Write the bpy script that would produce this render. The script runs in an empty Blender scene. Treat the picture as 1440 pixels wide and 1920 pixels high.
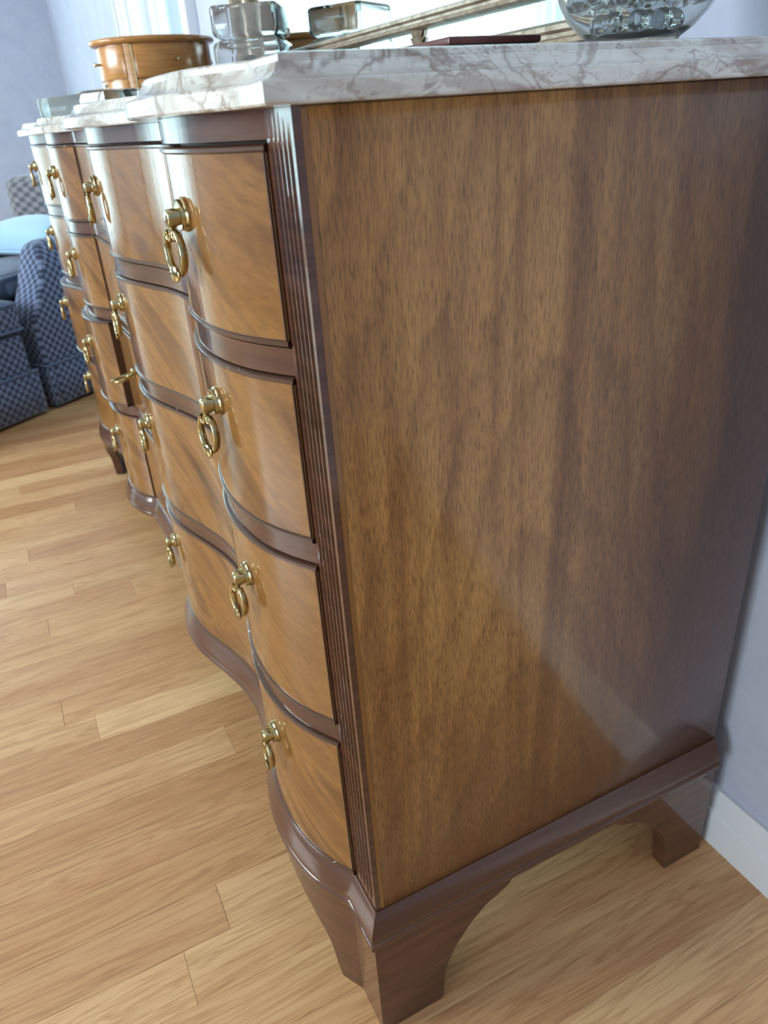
import bpy, bmesh, math, random
import numpy as np
from mathutils import Matrix, Vector, Euler
random.seed(7)
SC = bpy.context.scene
COL = SC.collection
Z0 = 0.8233            # floor level below the calibration origin (top of the side panel)

# ------------------------------------------------------------------ camera
CAMR = ((0.44888, 0.89147, -0.06160), (0.39673, -0.26059, -0.88017), (-0.80069, 0.37065, -0.47065))
cd = bpy.data.cameras.new('camera'); cam = bpy.data.objects.new('camera', cd); COL.objects.link(cam)
cam.matrix_world = Matrix(((CAMR[0][0], -CAMR[1][0], -CAMR[2][0], 0.40493),
                           (CAMR[0][1], -CAMR[1][1], -CAMR[2][1], -0.15103),
                           (CAMR[0][2], -CAMR[1][2], -CAMR[2][2], 0.00156 + Z0), (0, 0, 0, 1)))
cd.sensor_fit = 'VERTICAL'; cd.sensor_height = 36.0; cd.sensor_width = 27.0
cd.lens = 1391.24 / 1920 * 36.0
cd.clip_start = 0.02
cd.dof.use_dof = True; cd.dof.focus_distance = 0.62; cd.dof.aperture_fstop = 11.0
SC.camera = cam

# ------------------------------------------------------------------ sky, lamps, exposure
SC.view_settings.view_transform = 'Standard'; SC.view_settings.look = 'None'
SC.view_settings.exposure = 0.16; SC.view_settings.gamma = 1.0
SC.view_settings.use_curve_mapping = False
SC.cycles.use_denoising = True
SC.cycles.max_bounces = 10; SC.cycles.transmission_bounces = 10; SC.cycles.transparent_max_bounces = 16
SC.cycles.caustics_reflective = False; SC.cycles.caustics_refractive = False
SC.cycles.sample_clamp_indirect = 6.0
W = bpy.data.worlds.new('sky'); SC.world = W; W.use_nodes = True
wn = W.node_tree.nodes; wl = W.node_tree.links
bg = wn['Background']
tc = wn.new('ShaderNodeTexCoord'); nz = wn.new('ShaderNodeTexNoise'); nz.inputs['Scale'].default_value = 5.0
nz.inputs['Detail'].default_value = 5.0
rp = wn.new('ShaderNodeValToRGB')
rp.color_ramp.elements[0].position = 0.35; rp.color_ramp.elements[0].color = (0.42, 0.80, 1.0, 1)
rp.color_ramp.elements[1].position = 0.65; rp.color_ramp.elements[1].color = (0.86, 0.97, 1.0, 1)
wl.new(tc.outputs['Generated'], nz.inputs['Vector']); wl.new(nz.outputs['Fac'], rp.inputs['Fac'])
wl.new(rp.outputs['Color'], bg.inputs['Color']); bg.inputs['Strength'].default_value = 0.85

def area(name, loc, aim, sx, sy, watts, color):
    ld = bpy.data.lights.new(name, 'AREA'); ld.shape = 'RECTANGLE'; ld.size = sx; ld.size_y = sy
    ld.energy = watts; ld.color = color
    o = bpy.data.objects.new(name, ld); COL.objects.link(o); o.location = loc
    o.rotation_euler = (Vector(aim) - Vector(loc)).to_track_quat('-Z', 'Z').to_euler()
    return o
# daylight outside the tall window of the far wall, outside the back window and outside the front window
area('far_window_daylight', (-5.62, -1.95, 1.1), (-4.0, -1.95, 1.1), 3.6, 2.3, 235, (0.72, 0.94, 0.99))
area('back_window_daylight', (-1.3, 1.25, 1.35), (-5.0, -0.25, 0.9), 1.2, 1.2, 48, (0.62, 0.88, 1.0))
area('front_left_daylight', (-1.70, -4.1, 1.75), (-1.3, 0.3, 0.2), 2.3, 1.5, 300, (0.93, 0.96, 1.0))
area('front_right_daylight', (1.35, -4.1, 0.70), (0.8, 0.3, 0.6), 1.6, 1.2, 118, (0.93, 0.96, 1.0))

# ------------------------------------------------------------------ material helpers
class NT:
    def __init__(s, name):
        s.m = bpy.data.materials.new(name); s.m.use_nodes = True
        s.n = s.m.node_tree.nodes; s.l = s.m.node_tree.links
        s.b = s.n['Principled BSDF']; s.out = s.n['Material Output']
    def add(s, t, **kw):
        n = s.n.new(t)
        for k, v in kw.items():
            if hasattr(n, k): setattr(n, k, v)
            else: n.inputs[k.replace('_', ' ')].default_value = v
        return n
    def link(s, a, b): s.l.new(a, b)
    def coords(s, kind='Object', scale=(1, 1, 1), rot=(0, 0, 0), vec=None):
        if vec is None:
            if kind == 'Position': vec = s.add('ShaderNodeNewGeometry').outputs['Position']
            else: vec = s.add('ShaderNodeTexCoord').outputs[kind]
        mp = s.add('ShaderNodeMapping'); mp.inputs['Scale'].default_value = scale; mp.inputs['Rotation'].default_value = rot
        s.link(vec, mp.inputs['Vector']); return mp.outputs['Vector']
    def noise(s, vec, scale, detail=3, rough=0.5, dist=0.0):
        n = s.add('ShaderNodeTexNoise'); n.inputs['Scale'].default_value = scale; n.inputs['Detail'].default_value = detail
        n.inputs['Roughness'].default_value = rough; n.inputs['Distortion'].default_value = dist
        s.link(vec, n.inputs['Vector']); return n.outputs['Fac']
    def ramp(s, fac, stops):
        r = s.add('ShaderNodeValToRGB'); e = r.color_ramp.elements
        while len(e) < len(stops): e.new(0.5)
        for i, (p, c) in enumerate(stops):
            e[i].position = p; e[i].color = (c[0], c[1], c[2], 1)
        s.link(fac, r.inputs['Fac']); return r.outputs['Color']
    def mix(s, fac, a, b, mode='MIX'):
        m = s.add('ShaderNodeMix', data_type='RGBA', blend_type=mode)
        for sock, v in ((0, fac), (6, a), (7, b)):
            if isinstance(v, (int, float)): m.inputs[sock].default_value = v
            elif isinstance(v, tuple): m.inputs[sock].default_value = (*v, 1)
            else: s.link(v, m.inputs[sock])
        return m.outputs[2]
    def math(s, op, a, b=None):
        m = s.add('ShaderNodeMath', operation=op)
        for i, v in enumerate((a, b)):
            if v is None: continue
            if isinstance(v, (int, float)): m.inputs[i].default_value = v
            else: s.link(v, m.inputs[i])
        return m.outputs[0]
    def bump(s, h, strength, dist=0.001):
        b = s.add('ShaderNodeBump'); b.inputs['Strength'].default_value = strength; b.inputs['Distance'].default_value = dist
        s.link(h, b.inputs['Height']); s.link(b.outputs['Normal'], s.b.inputs['Normal'])
    def set(s, **kw):
        for k, v in kw.items():
            k = k.replace('_', ' ')
            if isinstance(v, tuple): v = (*v, 1) if len(v) == 3 else v
            s.b.inputs[k].default_value = v
    def color(s, c): s.link(c, s.b.inputs['Base Color'])

def mat_side():
    t = NT('side_veneer')
    v = t.coords('Object', (1, 9, 0.55)); broad = t.noise(v, 1.7, 3, .55, 1.2)
    c = t.ramp(broad, [(.28, (.150, .064, .020)), (.45, (.255, .128, .040)), (.58, (.350, .192, .064)), (.75, (.215, .102, .032))])
    # cathedral arches about the middle of the board
    sp = t.add('ShaderNodeSeparateXYZ'); t.link(t.add('ShaderNodeTexCoord').outputs['Object'], sp.inputs[0])
    wob = t.noise(t.coords('Object', (1, 7, 2)), 1.6, 3, .55, .5)
    dy = t.math('ADD', t.math('SUBTRACT', sp.outputs[1], .165), t.math('MULTIPLY', t.math('SUBTRACT', wob, .5), .09))
    ar = t.math('MULTIPLY', t.math('SQRT', t.math('ADD', t.math('MULTIPLY', dy, dy), .0005)), 3.2)
    ph = t.math('ADD', t.math('ADD', sp.outputs[2], ar), t.math('MULTIPLY', broad, .10))
    saw = t.math('FRACT', t.math('DIVIDE', ph, .135))
    c = t.mix(.45, c, t.ramp(saw, [(0, (1.20, 1.16, 1.10)), (.55, (1.02, 1.0, .98)), (.90, (.66, .58, .54)), (1, (1.1, 1.06, 1.0))]), 'MULTIPLY')
    # darker, redder heartwood towards the back edge; colour also darkens downwards over the lower half
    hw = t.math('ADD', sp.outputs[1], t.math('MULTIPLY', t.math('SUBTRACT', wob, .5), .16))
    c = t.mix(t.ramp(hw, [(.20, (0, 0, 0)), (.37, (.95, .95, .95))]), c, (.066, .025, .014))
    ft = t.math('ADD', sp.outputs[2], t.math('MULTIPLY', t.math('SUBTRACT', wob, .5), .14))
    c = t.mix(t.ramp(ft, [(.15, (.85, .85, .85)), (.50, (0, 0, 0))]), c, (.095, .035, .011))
    v3 = t.coords('Object', (1, 1000, 85)); pores = t.noise(v3, 1.0, 2, .6, .3)
    p = t.ramp(pores, [(.36, (.50, .44, .38)), (.50, (1, 1, 1)), (.66, (1.22, 1.17, 1.10))])
    c = t.mix(.80, c, p, 'MULTIPLY')
    v4 = t.coords('Object', (1, 130, 14)); fig = t.noise(v4, 1.0, 3, .6, .8)
    c = t.mix(.30, c, t.ramp(fig, [(.32, (.66, .60, .55)), (.68, (1.28, 1.24, 1.16))]), 'MULTIPLY')
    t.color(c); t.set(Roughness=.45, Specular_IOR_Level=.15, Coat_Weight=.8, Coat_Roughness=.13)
    t.bump(pores, .08, .0005)
    return t.m
def mat_drawer():
    t = NT('drawer_veneer')
    oi = t.add('ShaderNodeObjectInfo'); sh = t.add('ShaderNodeVectorMath', operation='ADD')
    tcn = t.add('ShaderNodeTexCoord'); t.link(tcn.outputs['Object'], sh.inputs[0])
    cx = t.add('ShaderNodeCombineXYZ'); r = t.math('MULTIPLY', oi.outputs['Random'], 7.0); t.link(r, cx.inputs[2]); t.link(cx.outputs[0], sh.inputs[1])
    vec = sh.outputs[0]
    vr = t.coords(vec=vec, rot=(0, math.radians(48), 0)); v = t.coords(vec=vr, scale=(17, 3, 3.2)); w = t.noise(v, .9, 3, .55, 1.6)
    c = t.ramp(w, [(.26, (.062, .024, .007)), (.40, (.140, .060, .015)), (.52, (.225, .106, .027)), (.66, (.180, .081, .019)), (.8, (.115, .047, .012))])
    v2 = t.coords(vec=t.coords(vec=vec, rot=(0, math.radians(68), 0)), scale=(170, 60, 38)); f = t.noise(v2, 1.3, 3, .6, .9)
    c = t.mix(.38, c, t.ramp(f, [(.34, (.60, .54, .46)), (.64, (1.25, 1.2, 1.1))]), 'MULTIPLY')
    t.color(c); t.set(Roughness=.5, Specular_IOR_Level=.12, Coat_Weight=1.0, Coat_Roughness=.03)
    t.bump(f, .03, .0005)
    return t.m
def mat_frame(name='dark_mahogany', k=1.0):
    t = NT(name)
    v = t.coords('Object', (6, 6, 60)); w = t.noise(v, 1.5, 4, .6, .8)
    c = t.ramp(w, [(.3, (.045 * k, .016 * k, .009 * k)), (.7, (.100 * k, .037 * k, .018 * k))])
    t.color(c); t.set(Roughness=.45, Specular_IOR_Level=.15, Coat_Weight=.9, Coat_Roughness=.06)
    return t.m
def mat_bead(name='worn_bead', base=(.060, .025, .013), wear=.665):
    t = NT(name)
    v = t.coords('Object', (1, 1, 1)); w = t.noise(v, 60, 4, .7, .5); w2 = t.noise(v, 9, 2, .5)
    m = t.math('MULTIPLY', t.math('GREATER_THAN', w, wear), t.math('GREATER_THAN', w2, .55))
    c = t.mix(m, base, (.42, .35, .28))
    t.color(c); t.set(Roughness=.45, Specular_IOR_Level=.15, Coat_Weight=.8, Coat_Roughness=.09)
    return t.m
def mat_marble():
    t = NT('veined_marble')
    v = t.coords('Object'); wob = t.noise(v, 8, 4, .6, .8)
    c = t.ramp(wob, [(.32, (.49, .48, .44)), (.50, (.61, .625, .58)), (.68, (.68, .70, .67))])
    pat = t.noise(t.coords('Object', (1, .7, 2.0), (.6, .2, .4)), 9, 3, .55, 1.6)
    c = t.mix(t.ramp(pat, [(.50, (0, 0, 0)), (.56, (.60, .60, .60)), (.66, (.75, .75, .75)), (.70, (.1, .1, .1))]), c, (.37, .315, .27))
    for sc, rot, wd, col in ((12, (.7, .2, .5), .030, (.25, .20, .155)), (21, (.2, .9, .3), .020, (.29, .235, .215)), (38, (.4, .5, .9), .014, (.34, .27, .25))):
        n = t.noise(t.coords('Object', (1, .75, 1.3), rot), sc, 4, .55, 1.5)
        d = t.math('ABSOLUTE', t.math('SUBTRACT', n, .5))
        m = t.noise(t.coords('Object', (1, 1, 1), rot), sc * .5, 2, .5)
        f = t.math('MULTIPLY', t.ramp(d, [(0, (.95, .95, .95)), (wd * .35, (.6, .6, .6)), (wd, (0, 0, 0))]), t.ramp(m, [(.40, (.15, .15, .15)), (.55, (1, 1, 1))]))
        c = t.mix(f, c, col)
    t.color(c); t.set(Roughness=.16, Coat_Weight=.3, Coat_Roughness=.05)
    return t.m
def mat_simple(name, col, rough=.5, metal=0.0, **kw):
    t = NT(name); t.set(Base_Color=col, Roughness=rough, Metallic=metal, **kw); return t.m
def mat_brass():
    t = NT('polished_brass')
    v = t.coords('Object'); w = t.noise(v, 90, 3, .6)
    t.color(t.ramp(w, [(.3, (.25, .205, .10)), (.6, (.55, .475, .26))]))
    t.set(Roughness=.13, Metallic=1.0); t.bump(w, .08, .0006)
    return t.m
def mat_floor():
    t = NT('oak_strip')
    oi = t.add('ShaderNodeObjectInfo'); g = t.add('ShaderNodeNewGeometry')
    cx = t.add('ShaderNodeCombineXYZ')
    t.link(t.math('MULTIPLY', oi.outputs['Random'], 53.0), cx.inputs[2]); t.link(t.math('MULTIPLY', oi.outputs['Random'], 17.0), cx.inputs[1])
    ad = t.add('ShaderNodeVectorMath', operation='ADD'); t.link(g.outputs['Position'], ad.inputs[0]); t.link(cx.outputs[0], ad.inputs[1])
    vec = ad.outputs[0]
    base = t.ramp(oi.outputs['Random'], [(0, (.620, .410, .200)), (.2, (.540, .320, .155)), (.4, (.700, .480, .245)), (.55, (.590, .365, .185)), (.75, (.740, .520, .275)), (1.0, (.560, .335, .160))])
    v = t.coords(vec=vec, scale=(24, 1.5, 1)); w = t.noise(v, 1.0, 3, .55, 1.4)
    rings = t.math('FRACT', t.math('MULTIPLY', w, 9.0))
    c = t.mix(.50, base, t.ramp(rings, [(0, (.70, .55, .42)), (.35, (1.08, 1.04, 1.0)), (.8, (1.12, 1.12, 1.10)), (1, (.78, .64, .52))]), 'MULTIPLY')
    v2 = t.coords(vec=vec, scale=(420, 14, 1)); p = t.noise(v2, 1.0, 2, .6)
    c = t.mix(.45, c, t.ramp(p, [(.36, (.62, .50, .40)), (.50, (1, 1, 1))]), 'MULTIPLY')
    v3 = t.coords(vec=vec, scale=(9, .9, 1)); q = t.noise(v3, 1.0, 2, .5, .5)
    c = t.mix(.55, c, t.ramp(q, [(.35, (.80, .58, .45)), (.62, (1.1, 1.08, 1.05))]), 'MULTIPLY')
    t.color(c); t.set(Roughness=.34, Coat_Weight=.25, Coat_Roughness=.22)
    t.bump(p, .05, .0004)
    return t.m
def mat_wall():
    t = NT('lavender_wall')
    v = t.coords('Position'); w = t.noise(v, 5.0, 4, .6, 1.2); w2 = t.noise(v, 38.0, 3, .6, 1.0)
    c = t.ramp(w, [(.3, (.440, .490, .620)), (.7, (.510, .560, .680))])
    c = t.mix(.18, c, t.ramp(w2, [(.35, (.80, .80, .82)), (.65, (1.12, 1.12, 1.12))]), 'MULTIPLY')
    t.color(c); t.set(Roughness=.75); t.bump(w2, .12, .002)
    return t.m
def mat_fabric(name, dark, light, pitch=.021, wide=1.0):
    t = NT(name)
    tcn = t.add('ShaderNodeTexCoord'); sp = t.add('ShaderNodeSeparateXYZ'); t.link(tcn.outputs['Object'], sp.inputs[0])
    h = t.math('ADD', sp.outputs[0], sp.outputs[1]); k = math.pi / pitch
    a = t.math('SINE', t.math('MULTIPLY', h, k / wide)); b = t.math('SINE', t.math('MULTIPLY', sp.outputs[2], k))
    m = t.math('MULTIPLY', a, b)
    n = t.noise(t.coords('Object'), 160, 2, .6)
    f = t.math('ADD', m, t.math('MULTIPLY', t.math('SUBTRACT', n, .5), 1.2))
    t.color(t.ramp(t.math('ADD', t.math('MULTIPLY', f, .5), .5), [(.28, dark), (.72, light)]))
    t.set(Roughness=.9, Sheen_Weight=.25)
    return t.m
def mat_stripe(name, dark, light, pitch=.022):
    t = NT(name)
    sp = t.add('ShaderNodeSeparateXYZ'); t.link(t.add('ShaderNodeTexCoord').outputs['Object'], sp.inputs[0])
    a = t.math('SINE', t.math('MULTIPLY', sp.outputs[1], 2 * math.pi / pitch))
    t.color(t.ramp(t.math('ADD', t.math('MULTIPLY', a, .5), .5), [(.3, dark), (.7, light)]))
    t.set(Roughness=.9, Sheen_Weight=.2); return t.m
def mat_glass(name, col=(.93, .98, .97), rough=.0, ior=1.48, clear=1.0):
    t = NT(name); t.set(Base_Color=col, Roughness=rough, IOR=ior, Transmission_Weight=clear); return t.m
def mat_pane():
    t = NT('window_glass')
    tr = t.add('ShaderNodeBsdfTransparent'); gl = t.add('ShaderNodeBsdfGlossy'); gl.inputs['Roughness'].default_value = .02
    tr.inputs['Color'].default_value = (.94, .98, .99, 1)
    lw = t.add('ShaderNodeLayerWeight'); fr = t.math('ADD', t.math('MULTIPLY', t.math('POWER', lw.outputs['Facing'], 5.0), .6), .04)
    mx = t.add('ShaderNodeMixShader'); t.link(fr, mx.inputs[0]); t.link(tr.outputs[0], mx.inputs[1]); t.link(gl.outputs[0], mx.inputs[2])
    t.link(mx.outputs[0], t.out.inputs['Surface']); return t.m
def mat_sheer(name='sheer_cloth', clear=.12):
    t = NT(name)
    tr = t.add('ShaderNodeBsdfTransparent'); tl = t.add('ShaderNodeBsdfTranslucent'); df = t.add('ShaderNodeBsdfDiffuse')
    for n in (tl, df): n.inputs['Color'].default_value = (.88, .93, .94, 1)
    a = t.add('ShaderNodeMixShader'); a.inputs[0].default_value = .5; t.link(tl.outputs[0], a.inputs[1]); t.link(df.outputs[0], a.inputs[2])
    b = t.add('ShaderNodeMixShader'); b.inputs[0].default_value = 1 - clear; t.link(tr.outputs[0], b.inputs[1]); t.link(a.outputs[0], b.inputs[2])
    t.link(b.outputs[0], t.out.inputs['Surface']); return t.m
def mat_honey():
    t = NT('honey_oak')
    v = t.coords('Object', (10, 10, 90)); w = t.noise(v, 2.0, 3, .6, .4)
    t.color(t.ramp(w, [(.3, (.400, .170, .040)), (.7, (.580, .285, .078))]))
    t.set(Roughness=.28, Coat_Weight=.3, Coat_Roughness=.12); return t.m
def mat_gold():
    t = NT('aged_gilt')
    w = t.noise(t.coords('Object'), 70, 4, .65)
    t.color(t.ramp(w, [(.35, (.22, .165, .11)), (.6, (.46, .38, .29))])); t.set(Roughness=.36, Metallic=.45); return t.m
def mat_lacquer():
    t = NT('red_lacquer')
    w = t.noise(t.coords('Object'), 30, 3, .6)
    t.color(t.ramp(w, [(.3, (.060, .016, .014)), (.7, (.12, .032, .028))])); t.set(Roughness=.3); return t.m

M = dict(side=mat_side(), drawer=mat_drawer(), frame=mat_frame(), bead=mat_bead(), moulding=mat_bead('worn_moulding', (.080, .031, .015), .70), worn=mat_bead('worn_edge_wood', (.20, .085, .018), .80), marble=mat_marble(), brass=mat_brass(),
         floor=mat_floor(), wall=mat_wall(), honey=mat_honey(), gilt=mat_gold(), lacquer=mat_lacquer(),
         glass=mat_glass('clear_glass', (.97, .99, 1.0), .0, 1.38, .88), vase=mat_glass('bowl_glass', (.95, .98, .98), 0, 1.22, .93), bead_glass=mat_glass('bead_glass', (.93, .98, .98), 0, 1.42, .97),
         pane=mat_pane(), sheer=mat_sheer(), white=mat_simple('white_trim', (.74, .78, .82), .35),
         ceil=mat_simple('ceiling_white', (.78, .78, .77), .8), dark=mat_simple('carcass_shadow', (.035, .017, .011), .6),
         mirror=mat_simple('mirror_silver', (.72, .82, .81), .015, 1.0),
         fabric=mat_fabric('blue_diamond_fabric', (.022, .034, .078), (.155, .210, .33), .0145),
         fabric_back=mat_fabric('grey_diamond_fabric', (.055, .058, .075), (.190, .185, .205), .018, 1.9),
         stripe=mat_stripe('ribbed_blue_fabric', (.025, .045, .09), (.11, .16, .25)),
         pillow=mat_simple('pale_blue_cotton', (.34, .54, .70), .9, 0, Sheen_Weight=.3),
         piping=mat_simple('blue_piping', (.12, .17, .27), .9), shell=mat_simple('shell_white', (.80, .76, .68), .4),
         slate=mat_simple('grey_green_stone', (.10, .135, .14), .25), paleglass=mat_glass('pale_green_glass', (.90, .99, .98), .03, 1.40, .86),
         goldleaf=mat_simple('gold_leaf', (.55, .42, .22), .35, .8), sub=mat_simple('subfloor', (.30, .18, .09), .8))

# ------------------------------------------------------------------ object helpers
def tag(o, label=None, cat=None, group=None, kind=None):
    if label: o['label'] = label
    if cat: o['category'] = cat
    if group: o['group'] = group
    if kind: o['kind'] = kind
    return o
def empty(name, loc=(0, 0, 0), rz=0.0, label=None, cat=None, group=None):
    o = bpy.data.objects.new(name, None); COL.objects.link(o); o.location = loc; o.rotation_euler = (0, 0, rz)
    o.empty_display_size = .05
    return tag(o, label, cat, group)
def link(name, me, parent=None, loc=None):
    o = bpy.data.objects.new(name, me); COL.objects.link(o)
    if parent: o.parent = parent
    if loc: o.location = loc
    return o
class MB:
    """collects verts and faces, then links them as one mesh object"""
    def __init__(s): s.v = []; s.f = []; s.mi = []
    def add(s, vs, fs, mi=0):
        b = len(s.v); s.v += [tuple(p) for p in vs]; s.f += [tuple(i + b for i in f) for f in fs]; s.mi += [mi] * len(fs)
        return s
    def box(s, x0, x1, y0, y1, z0, z1, mi=0):
        vs = [(x, y, z) for z in (z0, z1) for y in (y0, y1) for x in (x0, x1)]
        return s.add(vs, [(0, 2, 3, 1), (4, 5, 7, 6), (0, 1, 5, 4), (2, 6, 7, 3), (0, 4, 6, 2), (1, 3, 7, 5)], mi)
    def lathe(s, prof, n=32, c=(0, 0, 0), sx=1.0, sy=1.0, mi=0, caps=True):
        vs = []
        for r, z in prof:
            for k in range(n):
                a = 2 * math.pi * k / n; vs.append((c[0] + r * sx * math.cos(a), c[1] + r * sy * math.sin(a), c[2] + z))
        fs = []
        for i in range(len(prof) - 1):
            for k in range(n):
                k2 = (k + 1) % n; fs.append((i * n + k, i * n + k2, (i + 1) * n + k2, (i + 1) * n + k))
        if caps:
            fs.append(tuple(range(n - 1, -1, -1))); fs.append(tuple((len(prof) - 1) * n + k for k in range(n)))
        return s.add(vs, fs, mi)
    def tube(s, pts, rad, n=10, flat=1.0, mi=0):
        """tube along a 3-D polyline; rad a number or one per point"""
        P = [Vector(p) for p in pts]; R = rad if isinstance(rad, (list, tuple)) else [rad] * len(P)
        vs = []; up = Vector((0, 1, 0))
        for i, p in enumerate(P):
            t = (P[min(i + 1, len(P) - 1)] - P[max(i - 1, 0)]).normalized()
            ref = up if abs(t.dot(up)) < .95 else Vector((1, 0, 0))
            a = t.cross(ref).normalized(); b = a.cross(t).normalized()
            for k in range(n):
                q = 2 * math.pi * k / n; vs.append(p + a * (R[i] * math.cos(q)) + b * (R[i] * flat * math.sin(q)))
        fs = []
        for i in range(len(P) - 1):
            for k in range(n):
                k2 = (k + 1) % n; fs.append((i * n + k, (i + 1) * n + k, (i + 1) * n + k2, i * n + k2))
        fs.append(tuple(range(n))); fs.append(tuple((len(P) - 1) * n + k for k in range(n - 1, -1, -1)))
        return s.add(vs, fs, mi)
    def sweep(s, path, prof, closed_prof=True, mi=0, closed_path=False, endcaps=True):
        """sweep profile [(offset, z)] along a plan path with mitred corners"""
        rows = [offset(path, o, closed_path) for o, z in prof]; n = len(path); m = len(prof)
        vs = []
        for i in range(n):
            for j in range(m): vs.append((rows[j][i][0], rows[j][i][1], prof[j][1] + Z0))
        fs = []
        for i in range(n if closed_path else n - 1):
            i2 = (i + 1) % n
            for j in range(m if closed_prof else m - 1):
                j2 = (j + 1) % m; fs.append((i * m + j, i * m + j2, i2 * m + j2, i2 * m + j))
        if endcaps and closed_prof and not closed_path:
            fs.append(tuple(range(m - 1, -1, -1))); fs.append(tuple((n - 1) * m + j for j in range(m)))
        return s.add(vs, fs, mi)
    def build(s, name, mats, parent=None, angle=32, bevel=0.0, loc=None, seg=2):
        me = bpy.data.meshes.new(name); me.from_pydata(s.v, [], s.f)
        for m in (mats if isinstance(mats, (list, tuple)) else [mats]): me.materials.append(m)
        me.polygons.foreach_set('material_index', s.mi)
        bm = bmesh.new(); bm.from_mesh(me); bmesh.ops.remove_doubles(bm, verts=bm.verts, dist=1e-6)
        bmesh.ops.recalc_face_normals(bm, faces=bm.faces)
        if bevel:
            es = [e for e in bm.edges if e.calc_face_angle(0) > math.radians(40)]
            bmesh.ops.bevel(bm, geom=es, offset=bevel, segments=seg, profile=.5, affect='EDGES', clamp_overlap=True)
        bm.to_mesh(me); bm.free()
        me.polygons.foreach_set('use_smooth', [True] * len(me.polygons))
        me.set_sharp_from_angle(angle=math.radians(angle)); me.update()
        return link(name, me, parent, loc)
def offset(path, d, closed=False):
    n = len(path); out = []
    for i in range(n):
        a = path[i - 1] if (i > 0 or closed) else None; b = path[i]; c = path[(i + 1) % n] if (i < n - 1 or closed) else None
        ns = []
        for p, q in ((a, b), (b, c)):
            if p is None or q is None: continue
            tx, ty = q[0] - p[0], q[1] - p[1]; L = math.hypot(tx, ty) or 1e-9
            ns.append((-ty / L, tx / L))
        if len(ns) == 1: nx, ny = ns[0]; k = 1.0
        else:
            nx, ny = ns[0][0] + ns[1][0], ns[0][1] + ns[1][1]; L = math.hypot(nx, ny) or 1e-9; nx /= L; ny /= L
            k = 1.0 / max(.4, nx * ns[0][0] + ny * ns[0][1])
        out.append((b[0] + nx * d * k, b[1] + ny * d * k))
    return out
def superbox(mb, x0, x1, y0, y1, z0, z1, r, dome=0.0, mi=0, n=10):
    """soft cushion-like block: rounded everywhere, domed top"""
    cx, cy, cz = (x0 + x1) / 2, (y0 + y1) / 2, (z0 + z1) / 2; hx, hy, hz = (x1 - x0) / 2, (y1 - y0) / 2, (z1 - z0) / 2
    bm = bmesh.new(); bmesh.ops.create_cube(bm, size=2.0); bmesh.ops.subdivide_edges(bm, edges=bm.edges, cuts=n, use_grid_fill=True)
    vs = []
    for v in bm.verts:
        p = [v.co.x * hx, v.co.y * hy, v.co.z * hz]
        q = [max(-h + r, min(h - r, c)) for c, h in zip(p, (hx, hy, hz))]
        d = Vector([a - b for a, b in zip(p, q)])
        if d.length > 1e-9: d = d.normalized() * min(r, d.length) if d.length < r else d.normalized() * r
        w = (1 - (q[0] / hx) ** 2) * (1 - (q[1] / hy) ** 2)
        vs.append((cx + q[0] + d.x, cy + q[1] + d.y, cz + q[2] + d.z + (dome * w if v.co.z > 0 else 0)))
    bm.verts.index_update()
    mb.add(vs, [tuple(v.index for v in f.verts) for f in bm.faces], mi); bm.free(); return mb

# ------------------------------------------------------------------ room
XF, XR, YB, YF, ZC = -5.04, 3.2, 0.46, -3.6, 2.45
def wall_with_hole(name, axis, pos, out, lo, hi, *holes):
    """wall slab; axis 'x' = plane x=pos; hole=(a0,a1,z0,z1)"""
    mb = MB(); t0, t1 = sorted((pos, pos + out))
    def slab(a0, a1, z0, z1):
        if axis == 'x': mb.box(t0, t1, a0, a1, z0, z1)
        else: mb.box(a0, a1, t0, t1, z0, z1)
    a = lo
    for a0, a1, z0, z1 in holes:
        slab(a, a0, 0, ZC); slab(a0, a1, 0, z0); slab(a0, a1, z1, ZC); a = a1
    slab(a, hi, 0, ZC)
    return tag(mb.build(name, M['wall']), kind='structure')
BW = (-2.73, -1.95, .62, 2.10)      # back window opening
FW = (-3.45, -0.40, .18, 2.15)      # far window opening (y range)
PW1 = (-2.75, -0.65, .95, 2.30)     # front window openings
PW2 = (0.60, 2.10, .12, 1.40)
wall_with_hole('wall_back', 'y', YB, .14, XF - .14, XR + .14, BW)
wall_with_hole('wall_far', 'x', XF, -.14, YF, YB, FW)
wall_with_hole('wall_front', 'y', YF, -.14, XF - .14, XR + .14, PW1, PW2)
wall_with_hole('wall_right', 'x', XR, .14, YF, YB)
tag(MB().box(XF - .14, XR + .14, YF - .14, YB + .14, ZC, ZC + .1).build('ceiling', M['ceil']), kind='structure')

floor = tag(MB().box(XF - .14, XR + .14, YF - .14, YB + .14, -.06, -.012).build('floor', M['sub']), kind='structure')
# planks: strips run along y, PWD wide
PWD = .0655
def plank_mesh(n):
    g = .00012; c = .00028; h = PWD / 2
    ring = lambda a, b, z: [(-a, -b, z), (a, -b, z), (a, b, z), (-a, b, z)]
    vs = ring(h - g, .5 - .0003, -.012) + ring(h - g, .5 - .0003, -c) + ring(h - g - c, .5 - .0007, 0)
    fs = []
    for k in (0, 4):
        for i in range(4): fs.append((k + i, k + (i + 1) % 4, k + 4 + (i + 1) % 4, k + 4 + i))
    fs.append((8, 9, 10, 11))
    me = bpy.data.meshes.new(n); me.from_pydata(vs, [], fs); me.materials.append(M['floor']); return me
pm = plank_mesh('plank')
def in_view(x, y):
    C = (0.40493, -0.15103, 0.00156); p = (x - C[0], y - C[1], -Z0 - C[2])
    q = [sum(CAMR[i][j] * p[j] for j in range(3)) for i in range(3)]
    if q[2] < .05: return False
    u = 720 + 1391 * q[0] / q[2]; v = 960 + 1391 * q[1] / q[2]
    return -260 < u < 1600 and 100 < v < 2150
joints = {}
def strip_of(x): return int(math.floor((-.176 - x) / PWD))
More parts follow.
